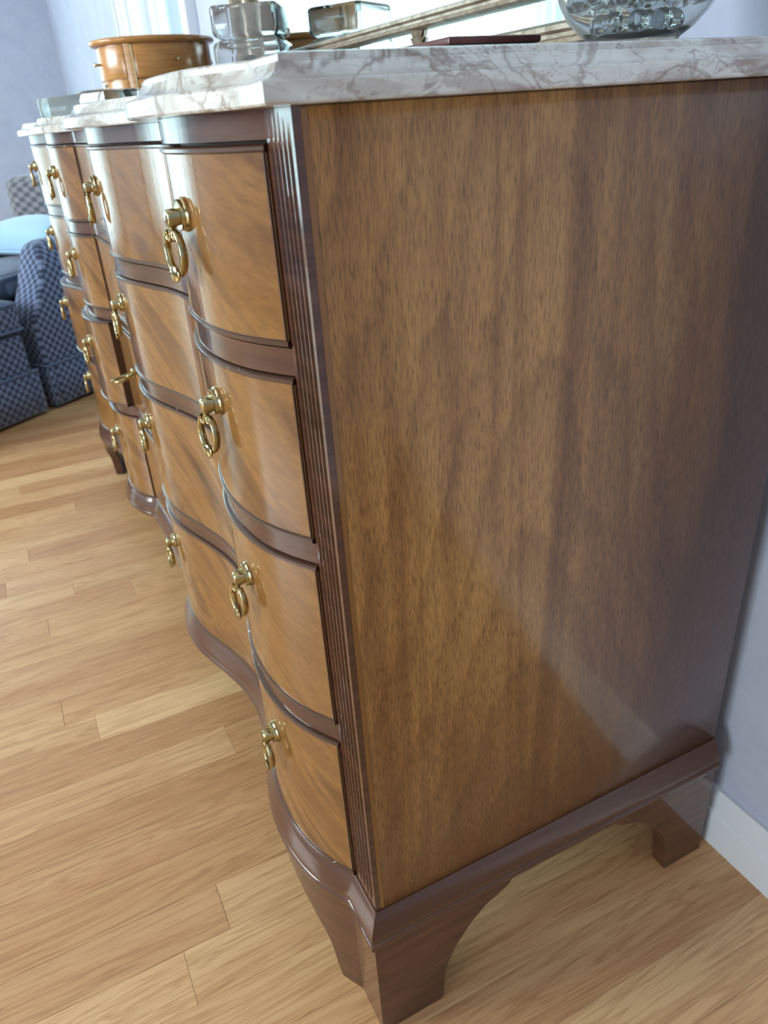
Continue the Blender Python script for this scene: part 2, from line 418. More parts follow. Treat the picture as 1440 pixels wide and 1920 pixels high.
for x, y in ((-.2085, -.1164), (-.596, -.209), (-1.045, -.1955), (-1.00, -.0857), (-1.445, -.147)):
    joints.setdefault(strip_of(x), []).append(y)
rest = MB(); planks = 0
rf = random.Random(11)
for k in range(-50, 75):
    xc = -.176 - PWD * (k + .5)
    if xc < XF + .02 or xc > XR - .02: continue
    ys = [YF]; fixed = joints.get(k, [])
    y = YF
    while True:
        y += rf.uniform(.45, 1.25)
        nxt = [j for j in fixed if j > ys[-1] + .01]
        if nxt and y > nxt[0] - .35: y = nxt[0]
        if y > YB - .3: break
        ys.append(y)
    ys.append(YB)
    for a, b in zip(ys, ys[1:]):
        mid = (a + b) / 2
        vis = any(in_view(xc, a + (b - a) * t) for t in (0, .15, .3, .5, .7, .85, 1))
        if vis and planks < 292:
            o = link('floor_plank', pm, floor); o.location = (xc, mid, 0); o.scale = (1, b - a, 1); planks += 1
        else: rest.box(xc - PWD / 2 + .0005, xc + PWD / 2 - .0005, a + .0004, b - .0004, -.012, 0)
tag(rest.build('floor_planks_beyond', M['floor'], floor), kind='stuff')

def baseboard(name, path):
    mb = MB(); mb.sweep(path, [(0, -Z0), (.014, -Z0), (.014, -Z0 + .050), (.0128, -Z0 + .0525), (.0105, -Z0 + .054), (.0100, -Z0 + .074), (.0075, -Z0 + .078), (.0055, -Z0 + .082), (0, -Z0 + .082)])
    return tag(mb.build(name, M['white'], angle=50), kind='structure')
baseboard('baseboard_back', [(XR, YB), (XF + .015, YB)][::1])
baseboard('baseboard_far', [(XF, YB - .0), (XF, YF)])
baseboard('baseboard_right', [(XR, YF), (XR, YB - .02)])

# back window: casing, jamb, sash, pane
def window(name, axis, a0, a1, z0, z1, pos, s, depth=.07, stile=.06, mull=0, rails=1, sheer=None):
    """axis 'y': wall plane y=pos, inside towards -s"""
    def bx(mb, u0, u1, d0, d1, zz0, zz1):
        d0, d1 = sorted((pos + s * d0, pos + s * d1))
        if axis == 'y': mb.box(u0, u1, d0, d1, zz0, zz1)
        else: mb.box(d0, d1, u0, u1, zz0, zz1)
    w = tag(empty(name, (0, 0, 0)), kind='structure')
    for nm, (u0, u1, q0, q1) in (('casing', (a0 - .11, a0, z0 - .02, z1 + .11)), ('casing', (a1, a1 + .11, z0 - .02, z1 + .11)), ('casing', (a0, a1, z1, z1 + .11))):
        mb = MB(); bx(mb, u0, u1, -.018, 0, q0, q1)
        if q1 - q0 > .3:
            bx(mb, u0 + .025, u1 - .025, -.024, -.018, q0, q1)
            bx(mb, (u0 if u0 < a0 else u1 - .018), (u0 + .018 if u0 < a0 else u1), -.030, -.018, q0, q1)
        mb.build(nm, M['white'], w, bevel=.002)
    mb = MB(); bx(mb, a0 - .14, a1 + .14, -.06, .0, z0 - .045, z0 - .015); mb.build('sill', M['white'], w, bevel=.004)
    mb = MB()
    bx(mb, a0, a0 + .012, 0, .13, z0, z1); bx(mb, a1 - .012, a1, 0, .13, z0, z1); bx(mb, a0 + .012, a1 - .012, 0, .13, z1 - .012, z1); bx(mb, a0 + .012, a1 - .012, 0, .13, z0, z0 + .012)
    mb.build('jamb', M['white'], w)
    mb = MB(); b0, b1, c0, c1 = a0 + .012, a1 - .012, z0 + .012, z1 - .012
    bx(mb, b0, b0 + stile, depth, depth + .035, c0, c1); bx(mb, b1 - stile, b1, depth, depth + .035, c0, c1)
    bx(mb, b0 + stile, b1 - stile, depth, depth + .035, c1 - stile, c1); bx(mb, b0 + stile, b1 - stile, depth, depth + .035, c0, c0 + stile)
    bx(mb, b0 + stile, b0 + stile + .012, depth + .012, depth + .03, c0 + stile, c1 - stile); bx(mb, b1 - stile - .012, b1 - stile, depth + .012, depth + .03, c0 + stile, c1 - stile)
    zs = (c0 + c1) / 2
    if rails: bx(mb, b0 + stile, b1 - stile, depth, depth + .035, zs - .02, zs + .02)
    for k in range(mull):
        u = b0 + (b1 - b0) * (k + 1) / (mull + 1); bx(mb, u - .03, u + .03, depth, depth + .035, c0 + stile, c1 - stile)
    mb.build('sash', M['white'], w)
    mb = MB(); bx(mb, b0 + stile + .002, b1 - stile - .002, depth + .018, depth + .022, c0 + stile + .002, c1 - stile - .002); mb.build('pane', M['pane'], w)
    return w
window('window_1', 'y', *BW, YB, 1)
window('window_2', 'x', *FW, XF, -1, mull=2, rails=0)
window('window_3', 'y', *PW1, YF, -1, mull=1)
window('window_4', 'y', *PW2, YF, -1, mull=1)
# sheer curtain in front of the tall far window
cur = empty('sheer_curtain', (XF + .08, -1.92, .03), 0, 'white sheer curtain hanging in soft folds before the tall far window', 'curtain')
def curtain(u0, u1):
    mb = MB(); n = int((u1 - u0) / .012); vs = []; fs = []
    for i in range(n + 1):
        u = u0 + (u1 - u0) * i / n
        for j in range(9):
            z = j / 8 * 2.2; a = .018 + .012 * (1 - j / 8)
            vs.append((a * math.sin(u * 62 + .5 * math.sin(u * 11) + j * .05), u, z))
    for i in range(n):
        for j in range(8): fs.append((i * 9 + j, (i + 1) * 9 + j, (i + 1) * 9 + j + 1, i * 9 + j + 1))
    mb.add(vs, fs); return mb.build('curtain_panel', M['sheer'], cur)
curtain(-1.58, -.01); curtain(.01, 1.58)
mb = MB(); mb.tube([(0, -1.64, 2.2), (0, 1.64, 2.2)], .012, 12); mb.build('curtain_rod', M['white'], cur)

# ------------------------------------------------------------------ dresser
L, D, PIL = 1.664, .430, .043
BW_ = .626                        # bank width
ku = [0, .03, .07, .108, .15, .20, .25, .313]; kv = [0, -.0168, -.0288, -.0318, -.0280, -.0146, -.0008, .0066]
ku2 = ku + [BW_ - u for u in ku[-2::-1]]; kv2 = kv + kv[-2::-1]
def spline(xs, ys):
    n = len(xs); h = np.diff(xs); A = np.zeros((n, n)); b = np.zeros(n); A[0, 0] = A[-1, -1] = 1
    for i in range(1, n - 1):
        A[i, i - 1] = h[i - 1]; A[i, i] = 2 * (h[i - 1] + h[i]); A[i, i + 1] = h[i]
        b[i] = 3 * ((ys[i + 1] - ys[i]) / h[i] - (ys[i] - ys[i - 1]) / h[i - 1])
    c = np.linalg.solve(A, b)
    def f(x):
        i = min(max(int(np.searchsorted(xs, x)) - 1, 0), n - 2); t = x - xs[i]
        bb = (ys[i + 1] - ys[i]) / h[i] - h[i] * (2 * c[i] + c[i + 1]) / 3; dd = (c[i + 1] - c[i]) / (3 * h[i])
        return ys[i] + bb * t + c[i] * t * t + dd * t ** 3
    return f
SPL = spline(np.array(ku2), np.array(kv2))
X1a, X1b = -PIL, -PIL - BW_                     # near bank
X2a, X2b = -L + PIL + BW_, -L + PIL             # far bank
def yface(x):
    if x > X1a or x < X2b: return 0.0
    if x >= X1b: return float(SPL(X1a - x))
    if x <= X2a: return float(SPL(X2a - x))
    t = (x - X1b) / (X2a - X1b); return .006 * 4 * t * (1 - t) * .5
def seg(xa, xb, n): return [(xa + (xb - xa) * i / n, yface(xa + (xb - xa) * i / n)) for i in range(n + 1)]
BANK1, CENT, BANK2 = seg(X1a, X1b, 56), seg(X1b, X2a, 12), seg(X2a, X2b, 56)
FRONT = [(0, 0)] + BANK1 + CENT[1:] + BANK2[1:] + [(-L, 0)]
FULL = [(0, D)] + FRONT + [(-L, D)]
INFR = BANK1 + CENT[1:] + BANK2[1:]
ZT, ZB = .0085, -.645
ROWS = [(-.0085, -.1255), (-.1465, -.2712), (-.2915, -.4490), (-.4710, -.6440)]
dr = empty('dresser', (0, 0, 0), 0, 'long mahogany dresser with serpentine drawer banks and brass ring pulls under the marble slab', 'dresser')
# side panels, back, inner carcass
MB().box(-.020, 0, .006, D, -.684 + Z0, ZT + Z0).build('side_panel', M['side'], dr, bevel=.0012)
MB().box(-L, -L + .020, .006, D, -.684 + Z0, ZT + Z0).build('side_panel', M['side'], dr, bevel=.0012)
MB().box(-L + .021, -.021, D - .012, D - .004, -.684 + Z0, ZT + Z0).build('back_panel', M['frame'], dr)
mb = MB(); mb.sweep(offset(INFR, -.013), [(0, -.684), (0, ZT - .001), (-.006, ZT - .001), (-.006, -.684)]); mb.build('carcass', M['dark'], dr)
# fluted pilasters
def pilaster(xr):
    xs = [0]; dep = [0]
    e = .0035; n = 5; w = (PIL - 2 * e) / n
    for k in range(n):
        a = e + k * w
        for t, q in ((.10, 0), (.22, .7), (.38, 1), (.62, 1), (.78, .7), (.90, 0)): xs.append(a + w * t); dep.append(q)
    xs.append(PIL); dep.append(0)
    zr = [(ZB - .001, 0), (ZB + .006, 0), (ZB + .012, .7), (ZB + .02, 1), (-.02, 1), (-.0125, .7), (-.007, 0), (ZT, 0)]
    vs = []; m = len(xs)
    for z, q in zr:
        for x, d in zip(xs, dep): vs.append((xr - x, d * q * .0034, z + Z0))
    fs = [(i * m + j, i * m + j + 1, (i + 1) * m + j + 1, (i + 1) * m + j) for i in range(len(zr) - 1) for j in range(m - 1)]
    b = len(vs)
    vs += [(xr - a, .0058, z + Z0) for a, z in ((0, ZB - .001), (PIL, ZB - .001), (PIL, ZT), (0, ZT))]
    fs += [(b, b + 3, b + 2, b + 1), (0, *[i * m for i in range(1, len(zr))], b + 3, b), (m - 1, b + 1, b + 2, *[i * m + m - 1 for i in range(len(zr) - 1, 0, -1)])]
    fs += [tuple([*range(m - 1, -1, -1), b, b + 1]), tuple([(len(zr) - 1) * m + j for j in range(m)] + [b + 2, b + 3])]
    mb = MB(); mb.add(vs, fs); return mb.build('fluted_pilaster', M['frame'], dr, angle=28)
pilaster(0); pilaster(-L + PIL)
# frieze and rails between the drawer rows
mb = MB(); mb.sweep(INFR, [(0, ROWS[0][0] + .0022), (0, ZT), (-.012, ZT), (-.012, ROWS[0][0] + .0022)]); mb.build('frieze', M['frame'], dr)
for (a, b), (c, d_) in zip(ROWS, ROWS[1:]):
    mb = MB(); mb.sweep(INFR, [(-.001, c + .0015), (-.001, b - .0015), (-.012, b - .0015), (-.012, c + .0015)]); mb.build('rail', M['frame'], dr)

# drawers: veneered front, dark worn bead around the edge, brass ring pulls
def clip(seg_, g):
    """drop g metres at each end of a segment path"""
    xa, xb = seg_[0][0] - g, seg_[-1][0] + g
    n = len(seg_) - 1; return [(xa + (xb - xa) * i / n, yface(xa + (xb - xa) * i / n)) for i in range(n + 1)]
def plate_mesh():
    mb = MB()
    def disc(prof, n=28): # lathe about the y axis, prof = (r, outwards)
        vs = []; m = len(prof)
        for r, y in prof:
            for k in range(n):
                a = 2 * math.pi * k / n; vs.append((r * math.cos(a), -y, r * math.sin(a)))
        fs = [(i * n + k, i * n + (k + 1) % n, (i + 1) * n + (k + 1) % n, (i + 1) * n + k) for i in range(m - 1) for k in range(n)]
        fs += [tuple(range(n)), tuple((m - 1) * n + k for k in range(n - 1, -1, -1))]
        mb.add(vs, fs)
    disc([(.0112, -.002), (.0112, .0012), (.0104, .0022), (.0100, .0024), (.0100, .0042), (.0094, .0050), (.0078, .0048)])
    # hooded knob: rounded trefoil-like block leaning outwards
    vs = []; n = 20; rows = [(.0000, .0060, .0050), (.0020, .0060, .0054), (.0050, .0054, .0058), (.0080, .0050, .0058), (.0096, .0042, .0050), (.0104, .0026, .0032)]
    for y, rx, rz in rows:
        for k in range(n):
            a = 2 * math.pi * k / n; c, s = math.cos(a), math.sin(a); e = .45
            px = math.copysign(abs(c) ** e, c) * rx * (1.0 if s > -.2 else .86); pz = math.copysign(abs(s) ** e, s) * rz - .0006 - y * .10
            vs.append((px, -.0035 - y, pz))
    fs = [(i * n + k, i * n + (k + 1) % n, (i + 1) * n + (k + 1) % n, (i + 1) * n + k) for i in range(len(rows) - 1) for k in range(n)]
    fs += [tuple(range(n)), tuple((len(rows) - 1) * n + k for k in range(n - 1, -1, -1))]
    mb.add(vs, fs)
    # little saddle that carries the ring
    mb.tube([(0, -.0085, -.003), (0, -.0105, -.0070), (0, -.0110, -.0098)], [.0034, .0028, .0018], 10)
    return mb
def ring_mesh():
    """hanging ring with two scrolled ends and a round boss at the bottom; origin at the pivot"""
    mb = MB(); pts = []; rr = []
    cz, rx, rz = -.0166, .0098, .0148
    sc = [(.0016, -.0035), (.0014, -.0068), (.0030, -.0092), (.0056, -.0082), (.0066, -.0050)]
    for i in range(41):
        a = math.radians(62 - (360 - 56) * i / 40)
        pts.append((rx * math.cos(a), 0, cz + rz * math.sin(a)))
        d = abs(i - 20) / 20; rr.append(.0024 - .0006 * d ** 3)
    right = [(x, 0, z + .0005) for x, z in sc]; left = [(-x, 0, z) for x, z in sc[::-1]]
    allp = right + pts + left
    rad = [.0012, .0014, .0015, .0015, .0017] + rr + [.0017, .0015, .0015, .0014, .0012]
    mb.tube(allp, rad, 12, 1.35)
    vs = []; n = 18
    rows = [(.0022, .0), (.0056, -.0030), (.0056, -.0040), (.0046, -.0047)]
    for r, y in rows:
        for k in range(n):
            a = 2 * math.pi * k / n; vs.append((r * math.cos(a), y, cz - rz + r * 1.0 * math.sin(a) + .0006))
    fs = [(i * n + k, i * n + (k + 1) % n, (i + 1) * n + (k + 1) % n, (i + 1) * n + k) for i in range(3) for k in range(n)]
    fs += [tuple(range(n)), tuple(3 * n + k for k in range(n - 1, -1, -1))]; mb.add(vs, fs)
    mb.tube([(-.0016, 0, -.0038), (.0016, 0, -.0033)], .0019, 10)
    return mb
PLATE = plate_mesh().build('pull_plate', M['brass'], angle=38).data; RING = ring_mesh().build('pull_ring', M['brass'], angle=50).data
for n_ in ('pull_plate', 'pull_ring'): bpy.data.objects.remove(bpy.data.objects[n_])
ZP = [-.0492, -.1820, -.3380, -.5205]
rp_ = random.Random(3)
def pull(x, row, drawer, twist=0.0, swing=0.0, lift=0.0):
    y = yface(x); sl = (yface(x + .002) - yface(x - .002)) / .004; rz = math.atan(sl)
    o = link('pull_plate', PLATE, drawer); o.location = (x, y - .001, ZP[row] + Z0); o.rotation_euler = (0, 0, rz)
    r = link('pull_ring', RING, drawer); r.location = (x + .0112 * math.sin(rz), y - .001 - .0112 * math.cos(rz), ZP[row] - .0062 + Z0)
    r.rotation_mode = 'ZYX'
    r.rotation_euler = Euler((lift, swing, rz + twist), 'XYZ'); r.rotation_mode = 'XYZ'
for bank, (sg, xs) in enumerate(((BANK1, (-.1375, -.5745)), (CENT, (-.832,)), (BANK2, (-L + .5745, -L + .1375)))):
    for row, (zt, zb) in enumerate(ROWS):
        p = clip(sg, .0012)
        d = MB(); d.sweep(p, [(.0006, zb + .0042), (.0006, zt - .0042), (-.0115, zt - .0042), (-.0115, zb + .0042)])
        dro = d.build('drawer', M['drawer'], dr)
        bd = MB()
        for z0, z1 in ((zb, zb + .0042), (zt - .0042, zt)):
            zc = (z0 + z1) / 2; bd.sweep(p, [(-.0115, z0), (.0012, z0), (.0024, zc - .001), (.0024, zc + .001), (.0012, z1), (-.0115, z1)])
        for q, s in ((p[0], -1), (p[-1], 1)):
            bd.box(min(q[0], q[0] + s * .0034), max(q[0], q[0] + s * .0034), q[1] - (.0022 if bank != 1 else .0016), q[1] + .0115, zb + .004 + Z0, zt - .004 + Z0)
        bd.build('edge_bead', M['bead'], dro, angle=45)
        if bank == 2 and row == 2:
            dro.location.y = -.010
            MB().box(X2a - .0145, X2a - .0035, .011, .30, zb + .014 + Z0, zt - .010 + Z0).build('drawer_side', M['frame'], dro)
        for x in xs:
            tw = {0: .27, 1: .30, 2: .20, 3: -.02}[row] if bank == 0 and x > -.3 else rp_.uniform(-.15, .18)
            if bank == 1:
                if row == 2: pull(x, row, dro, 0, 0, math.radians(-78))
            else: pull(x, row, dro, tw, rp_.uniform(-.05, .05), rp_.uniform(-.04, .02))
# base moulding and bracket feet
mb = MB(); mb.sweep(FULL, [(-.010, -.6445), (.0012, -.6445), (.0022, -.6475), (.0040, -.6490), (.0056, -.6525), (.0080, -.6575), (.0108, -.6640), (.0118, -.6680), (.0116, -.6700), (.0100, -.6705), (.0100, -.6722), (.0124, -.6738), (.0130, -.6775), (.0120, -.6815), (.0095, -.6835), (.0070, -.6845), (-.010, -.6845)])
mb.build('base_moulding', M['moulding'], dr, angle=50)
MB().box(-.004, .0003, .0050, .0086, -.643 + Z0, ZT + Z0 - .001).build('worn_edge', M['worn'], dr)
FZ = -.6842
def bracket(path, zbot, th=.020, off=.0085):
    """foot board standing along a plan path; zbot = lower edge height at each point"""
    o = offset(path, off); i = offset(path, off - th); mb = MB(); vs = []; n = len(path)
    for k in range(n): vs += [(*o[k], zbot[k] + Z0), (*o[k], FZ + Z0), (*i[k], FZ + Z0), (*i[k], zbot[k] + Z0)]
    fs = []
    for k in range(n - 1):
        for j in range(4): fs.append((4 * k + j, 4 * k + (j + 1) % 4, 4 * k + 4 + (j + 1) % 4, 4 * k + 4 + j))
    fs += [(0, 1, 2, 3), (4 * n - 4, 4 * n - 1, 4 * n - 2, 4 * n - 3)]
    return mb.add(vs, fs)
def curve_z(t):   # t: distance past the straight post, 0..1 -> fraction of the height risen
    ks = np.array([0, .04, .10, .22, .40, .62, .84, .94, 1.0]); vs = np.array([0, .30, .44, .58, .73, .855, .915, .95, 1.0])
    return float(np.interp(t, ks, vs))
HF = Z0 + FZ
def foot(path, post, reach):
    """path from corner outward; straight down to the floor for `post`, then the ogee up to `reach`"""
    pts = []; zb = []; s = 0; prev = path[0]
    for p in path:
        s += math.hypot(p[0] - prev[0], p[1] - prev[1]); prev = p
        if s > reach: break
        pts.append(p); zb.append(-Z0 if s <= post else -Z0 + HF * .985 * curve_z((s - post) / (reach - post)))
    return pts, zb
def dense(a, b, n): return [(a[0] + (b[0] - a[0]) * i / n, a[1] + (b[1] - a[1]) * i / n) for i in range(n + 1)]
def make_foot(front, side):
    """front/side: plan paths that both start at the corner"""
    fp, fz = foot(front, .074, .205); sp, sz = foot(side, .062, .148)
    path = sp[::-1] + fp[1:]; z = sz[::-1] + fz[1:]
    # second vertex at the end of each straight post gives a clean vertical edge
    if path[0][0] < -.8: path = path[::-1]; z = z[::-1]
    return bracket(path, z).build('bracket_foot', M['frame'], dr, angle=30)
fr = dense((0, 0), (-PIL, 0), 6) + seg(X1a, X1a - .25, 60)[1:]
make_foot(fr, dense((0, 0), (0, .2), 80))
frl = [(-L - x, y) for x, y in fr]
make_foot(frl, dense((-L, 0), (-L, .2), 80))
def rear_foot(x, s):
    path = dense((x, D), (x, D - .2), 80); p, z = foot(path, .058, .150)
    if s < 0: p = p[::-1]; z = z[::-1]
    mb = bracket(p, z)
    if s > 0: mb.box(x - .11, x - .006, D - .022, D - .002, -Z0 + Z0 + .0, FZ + Z0)
    else: mb.box(x + .006, x + .11, D - .022, D - .002, 0, FZ + Z0)
    return mb.build('bracket_foot', M['frame'], dr, angle=30)
rear_foot(0, 1); rear_foot(-L, -1)

# marble slab
ms = empty('marble_top', (0, 0, ZT + Z0), 0, 'pale veined marble slab with a stepped edge lying on the dresser', 'countertop')
def slab():
    path = [(0, D + .004)] + FRONT + [(-L, D + .004)]
    prof = [(.006, ZT + .0002), (.0195, ZT + .0006), (.0205, ZT + .0018), (.0205, ZT + .0100), (.0195, ZT + .0112), (.0165, ZT + .0118), (.0135, ZT + .0130), (.0105, ZT + .0152), (.0085, ZT + .0185), (.0080, ZT + .0192), (.0062, ZT + .0196), (.0062, ZT + .0222), (.0050, ZT + .0232), (.0030, ZT + .0236)]
    mb = MB(); mb.sweep(path, prof, closed_prof=False, endcaps=False)
    n = len(path); m = len(prof)
    mb.f.append(tuple(i * m + m - 1 for i in range(n))); mb.mi.append(0)
    mb.f.append(tuple(i * m for i in range(n - 1, -1, -1))); mb.mi.append(0)
    e = tuple(j for j in range(m)); mb.f.append(e); mb.mi.append(0)
    mb.f.append(tuple((n - 1) * m + j for j in range(m - 1, -1, -1))); mb.mi.append(0)
    o = mb.build('slab', M['marble'], ms, angle=24); o.matrix_parent_inverse = Matrix.Translation((0, 0, -ZT - Z0)); return o
slab()
ZM = ZT + .0236 + Z0 + .0002         # marble surface

# ------------------------------------------------------------------ mirror on the back wall
YM = .440
mr = empty('wall_mirror', (-.83, YM, ZM + .03), 0, 'large gilt framed mirror with a mirrored border hanging behind the dresser', 'mirror')
def L_(x, y, z): return (x + .83, y - YM, z - ZM - .03)
def rect_frame(x0, x1, z0, z1, w, prof):
    """mitred rectangular frame in the xz plane; prof [(inset 0..1, depth)] depth towards the room"""
    mb = MB(); cs = []
    for t, dp in prof:
        i = w * t
        cs.append([L_(x0 + i, YM - dp, z0 + i), L_(x1 - i, YM - dp, z0 + i), L_(x1 - i, YM - dp, z1 - i), L_(x0 + i, YM - dp, z1 - i)])
    m = len(prof); vs = [c[k] for k in range(4) for c in cs]; fs = []
    for k in range(4):
        k2 = (k + 1) % 4
        for j in range(m): fs.append((k * m + j, k2 * m + j, k2 * m + (j + 1) % m, k * m + (j + 1) % m))
    return mb.add(vs, fs)
zo, zi = .053 + Z0, .1005 + Z0
ox0, ox1, ix0, ix1, oz1, iz1 = -1.452, -.205, -1.352, -.305, 1.05 + Z0, .95 + Z0
RP = [(0, -.010), (0, .010), (.12, .016), (.3, .014), (.4, .008), (.55, .008), (.66, .014), (.85, .014), (1, .006), (1, -.010)]
rect_frame(ox0, ox1, zo, oz1, .024, RP).build('outer_frame', M['gilt'], mr, angle=25)
rect_frame(ix0, ix1, zi, iz1, .019, RP).build('inner_frame', M['gilt'], mr, angle=25)
a = L_(ix0 + .015, YM, zi + .015); b = L_(ix1 - .015, YM + .004, iz1 - .015)
MB().box(a[0], b[0], a[1], b[1], a[2], b[2]).build('mirror_glass', M['mirror'], mr)
for x0, x1, z0, z1 in ((ox0 + .02, ox1 - .02, zo + .02, zi + .004), (ox0 + .02, ox1 - .02, iz1 - .004, oz1 - .02), (ox0 + .02, ix0 + .004, zi + .004, iz1 - .004), (ix1 - .004, ox1 - .02, zi + .004, iz1 - .004)):
    a = L_(x0, YM, z0); b = L_(x1, YM + .004, z1); MB().box(a[0], b[0], a[1], b[1], a[2], b[2]).build('border_glass', M['mirror'], mr)
for xo in (-.648, -1.010):
    mb = MB()
    for k, (w, z0, z1) in enumerate(((.011, 0, .010), (.015, .008, .018), (.012, .016, .026), (.016, .024, .031))):
        zz0, zz1 = zo + .021 + z0, min(zo + .021 + z1, zi + .002); a = L_(xo, YM, zz0); b = L_(xo, YM, zz1)
        vs = [(a[0] - w * .55, -.002, a[2]), (a[0] + w * .55, -.002, a[2]), (a[0], -.010, a[2]), (a[0] - w, -.001, b[2]), (a[0] + w, -.001, b[2]), (a[0], -.015, b[2]), (a[0], 0, a[2]), (a[0], 0, b[2])]
        mb.add(vs, [(0, 2, 5, 3), (2, 1, 4, 5), (3, 5, 4, 7), (0, 6, 1, 2), (0, 3, 7, 6), (1, 6, 7, 4)])
    mb.build('leaf_clasp', M['gilt'], mr)
# gilt beads between the frames at the left edge
mb = MB()
for k in range(46):
    c = L_(ix0 - .012, YM - .004, zi + .004 + k * .0185)
    mb.lathe([(.001, -.0075), (.0055, -.005), (.0068, 0), (.0055, .005), (.001, .0075)], 8, c)
tag(mb.build('bead_row', M['gilt'], mr), kind='stuff')
mb = MB(); a = L_(ox0 + .01, YM + .005, zo + .01); b = L_(ox1 - .01, YB - .0012, oz1 - .01); mb.box(a[0], b[0], a[1], b[1], a[2], b[2]); mb.build('backing_board', M['frame'], mr)

# ------------------------------------------------------------------ oval jewellery box
jb = empty('jewellery_box', (-1.49, .258, ZM), 0, 'oval honey oak jewellery box with small brass knobs on the far marble', 'box')
HB = .142; AX, AY = .098, .120
def oval(prof, name, mat, n=72, ang=30): mb = MB(); mb.lathe(prof, n, (0, 0, 0), AX, AY); return mb.build(name, mat, jb, angle=ang)
oval([(1.0, 0), (1.06, .002), (1.06, .008), (1.0, .012)], 'plinth', M['honey'])
oval([(.955, .0121), (.955, HB - .0121)], 'body', M['honey'])
oval([(.98, HB - .012), (1.06, HB - .0112), (1.095, HB - .008), (1.10, HB - .004), (1.08, HB - .001), (1.03, HB)], 'lid', M['honey'], ang=50)
posts = (-36, 57, 144, 231)
def arc_panel(a0, a1, z0, z1, r0, r1):
    vs = []; n = 20
    for i in range(n + 1):
        a = math.radians(a0 + (a1 - a0) * i / n); c, s = math.cos(a), math.sin(a)
        vs += [(AX * r1 * c, AY * r1 * s, z0), (AX * r1 * c, AY * r1 * s, z1), (AX * r0 * c, AY * r0 * s, z1), (AX * r0 * c, AY * r0 * s, z0)]
    fs = [(4 * i + j, 4 * i + (j + 1) % 4, 4 * i + 4 + (j + 1) % 4, 4 * i + 4 + j) for i in range(n) for j in range(4)]
    fs += [(0, 1, 2, 3), (4 * n, 4 * n + 3, 4 * n + 2, 4 * n + 1)]
    mb = MB(); mb.add(vs, fs); return mb
for a0, a1 in ((-31, 52), (62, 139), (149, 226), (236, 319)):
    for z0, z1 in ((.0145, .066), (.0685, HB - .0145)):
        dd = arc_panel(a0, a1, z0, z1, .952, 1.0).build('drawer', M['honey'], jb, angle=35, bevel=.0008)
        am = math.radians((a0 + a1) / 2); c, s = math.cos(am), math.sin(am)
        mb = MB(); zc = (z0 + z1) / 2
        mb.tube([(AX * .99 * c, AY * .99 * s, zc), (AX * 1.05 * c, AY * 1.05 * s, zc), (AX * 1.075 * c, AY * 1.075 * s, zc), (AX * 1.10 * c, AY * 1.10 * s, zc), (AX * 1.115 * c, AY * 1.115 * s, zc)], [.0028, .0018, .0034, .0034, .0012], 12)
        mb.build('knob', M['brass'], dd)
for p in posts:
    arc_panel(p - 3.4, p + 3.4, .0125, HB - .0125, .952, 1.02).build('post', M['honey'], jb)
    arc_panel(p + 3.5, p + 4.9, .0145, HB - .0145, .952, 1.012).build('gilt_strip', M['goldleaf'], jb)

# ------------------------------------------------------------------ lidded square jar with shells
JR = math.radians(-32)
jar = empty('glass_jar', (-1.075, .345, ZM), JR, 'square clear glass jar with a square lid standing before the mirror', 'jar')
def shell_box(mb, h, z0, z1, t, bt, r, top=True):
    """hollow square vessel: half width h, wall t, floor bt, rounded corners r"""
    def rr(hh, rad, n=5):
        out = []
        for cx, cy, a0 in ((1, 1, 0), (-1, 1, 90), (-1, -1, 180), (1, -1, 270)):
            for k in range(n + 1):
                a = math.radians(a0 + 90 * k / n); out.append((cx * (hh - rad) + rad * math.cos(a), cy * (hh - rad) + rad * math.sin(a)))
        return out
    rows = [(h - .003, r, z0), (h, r, z0 + .004), (h, r, z1 - .010), (h - .002, r, z1 - .005), (h - .008, r, z1 - .001), (h - .010, r, z1)] if top else [(h - .002, r, z0), (h, r, z0 + .003), (h, r, z1 - .006), (h - .002, r, z1 - .002), (h - .005, r, z1)]
    if top: rows += [(h - t - .008, max(r - t, .002), z1), (h - t - .003, max(r - t, .002), z1 - .008), (h - t, max(r - t, .002), z1 - .014), (h - t, max(r - t, .002), z0 + bt)]
    else: rows = rows + []
    pts = [rr(a, b) for a, b, z in rows]; n = len(pts[0]); vs = []
    for P_, (a, b, z) in zip(pts, rows): vs += [(x, y, z) for x, y in P_]
    fs = [(i * n + k, i * n + (k + 1) % n, (i + 1) * n + (k + 1) % n, (i + 1) * n + k) for i in range(len(rows) - 1) for k in range(n)]
    fs += [tuple(range(n - 1, -1, -1)), tuple((len(rows) - 1) * n + k for k in range(n))]
    mb.add(vs, fs); return mb
shell_box(MB(), .0595, 0, .099, .0045, .008, .010).build('jar_body', M['glass'], jar, angle=40)
lid_ = shell_box(MB(), .058, .0, .048, .0045, .0055, .010); lid_.v = [(x, y, .1485 - z) for x, y, z in lid_.v]
lid_.build('lid', M['glass'], jar, angle=40)
rs = random.Random(5)
spots = [(-.024, -.024, .0), (.022, -.024, .0), (.024, .022, .0), (-.022, .024, .0), (-.004, .0, .029), (.026, -.002, .031)]
sl = ['cream spiral seashell at the left front of the square jar', 'cream spiral seashell at the right front of the square jar', 'cream spiral seashell at the right back of the square jar',
      'cream spiral seashell at the left back of the square jar', 'cream spiral seashell topmost in the middle of the jar', 'cream spiral seashell resting on the others by the jar wall']
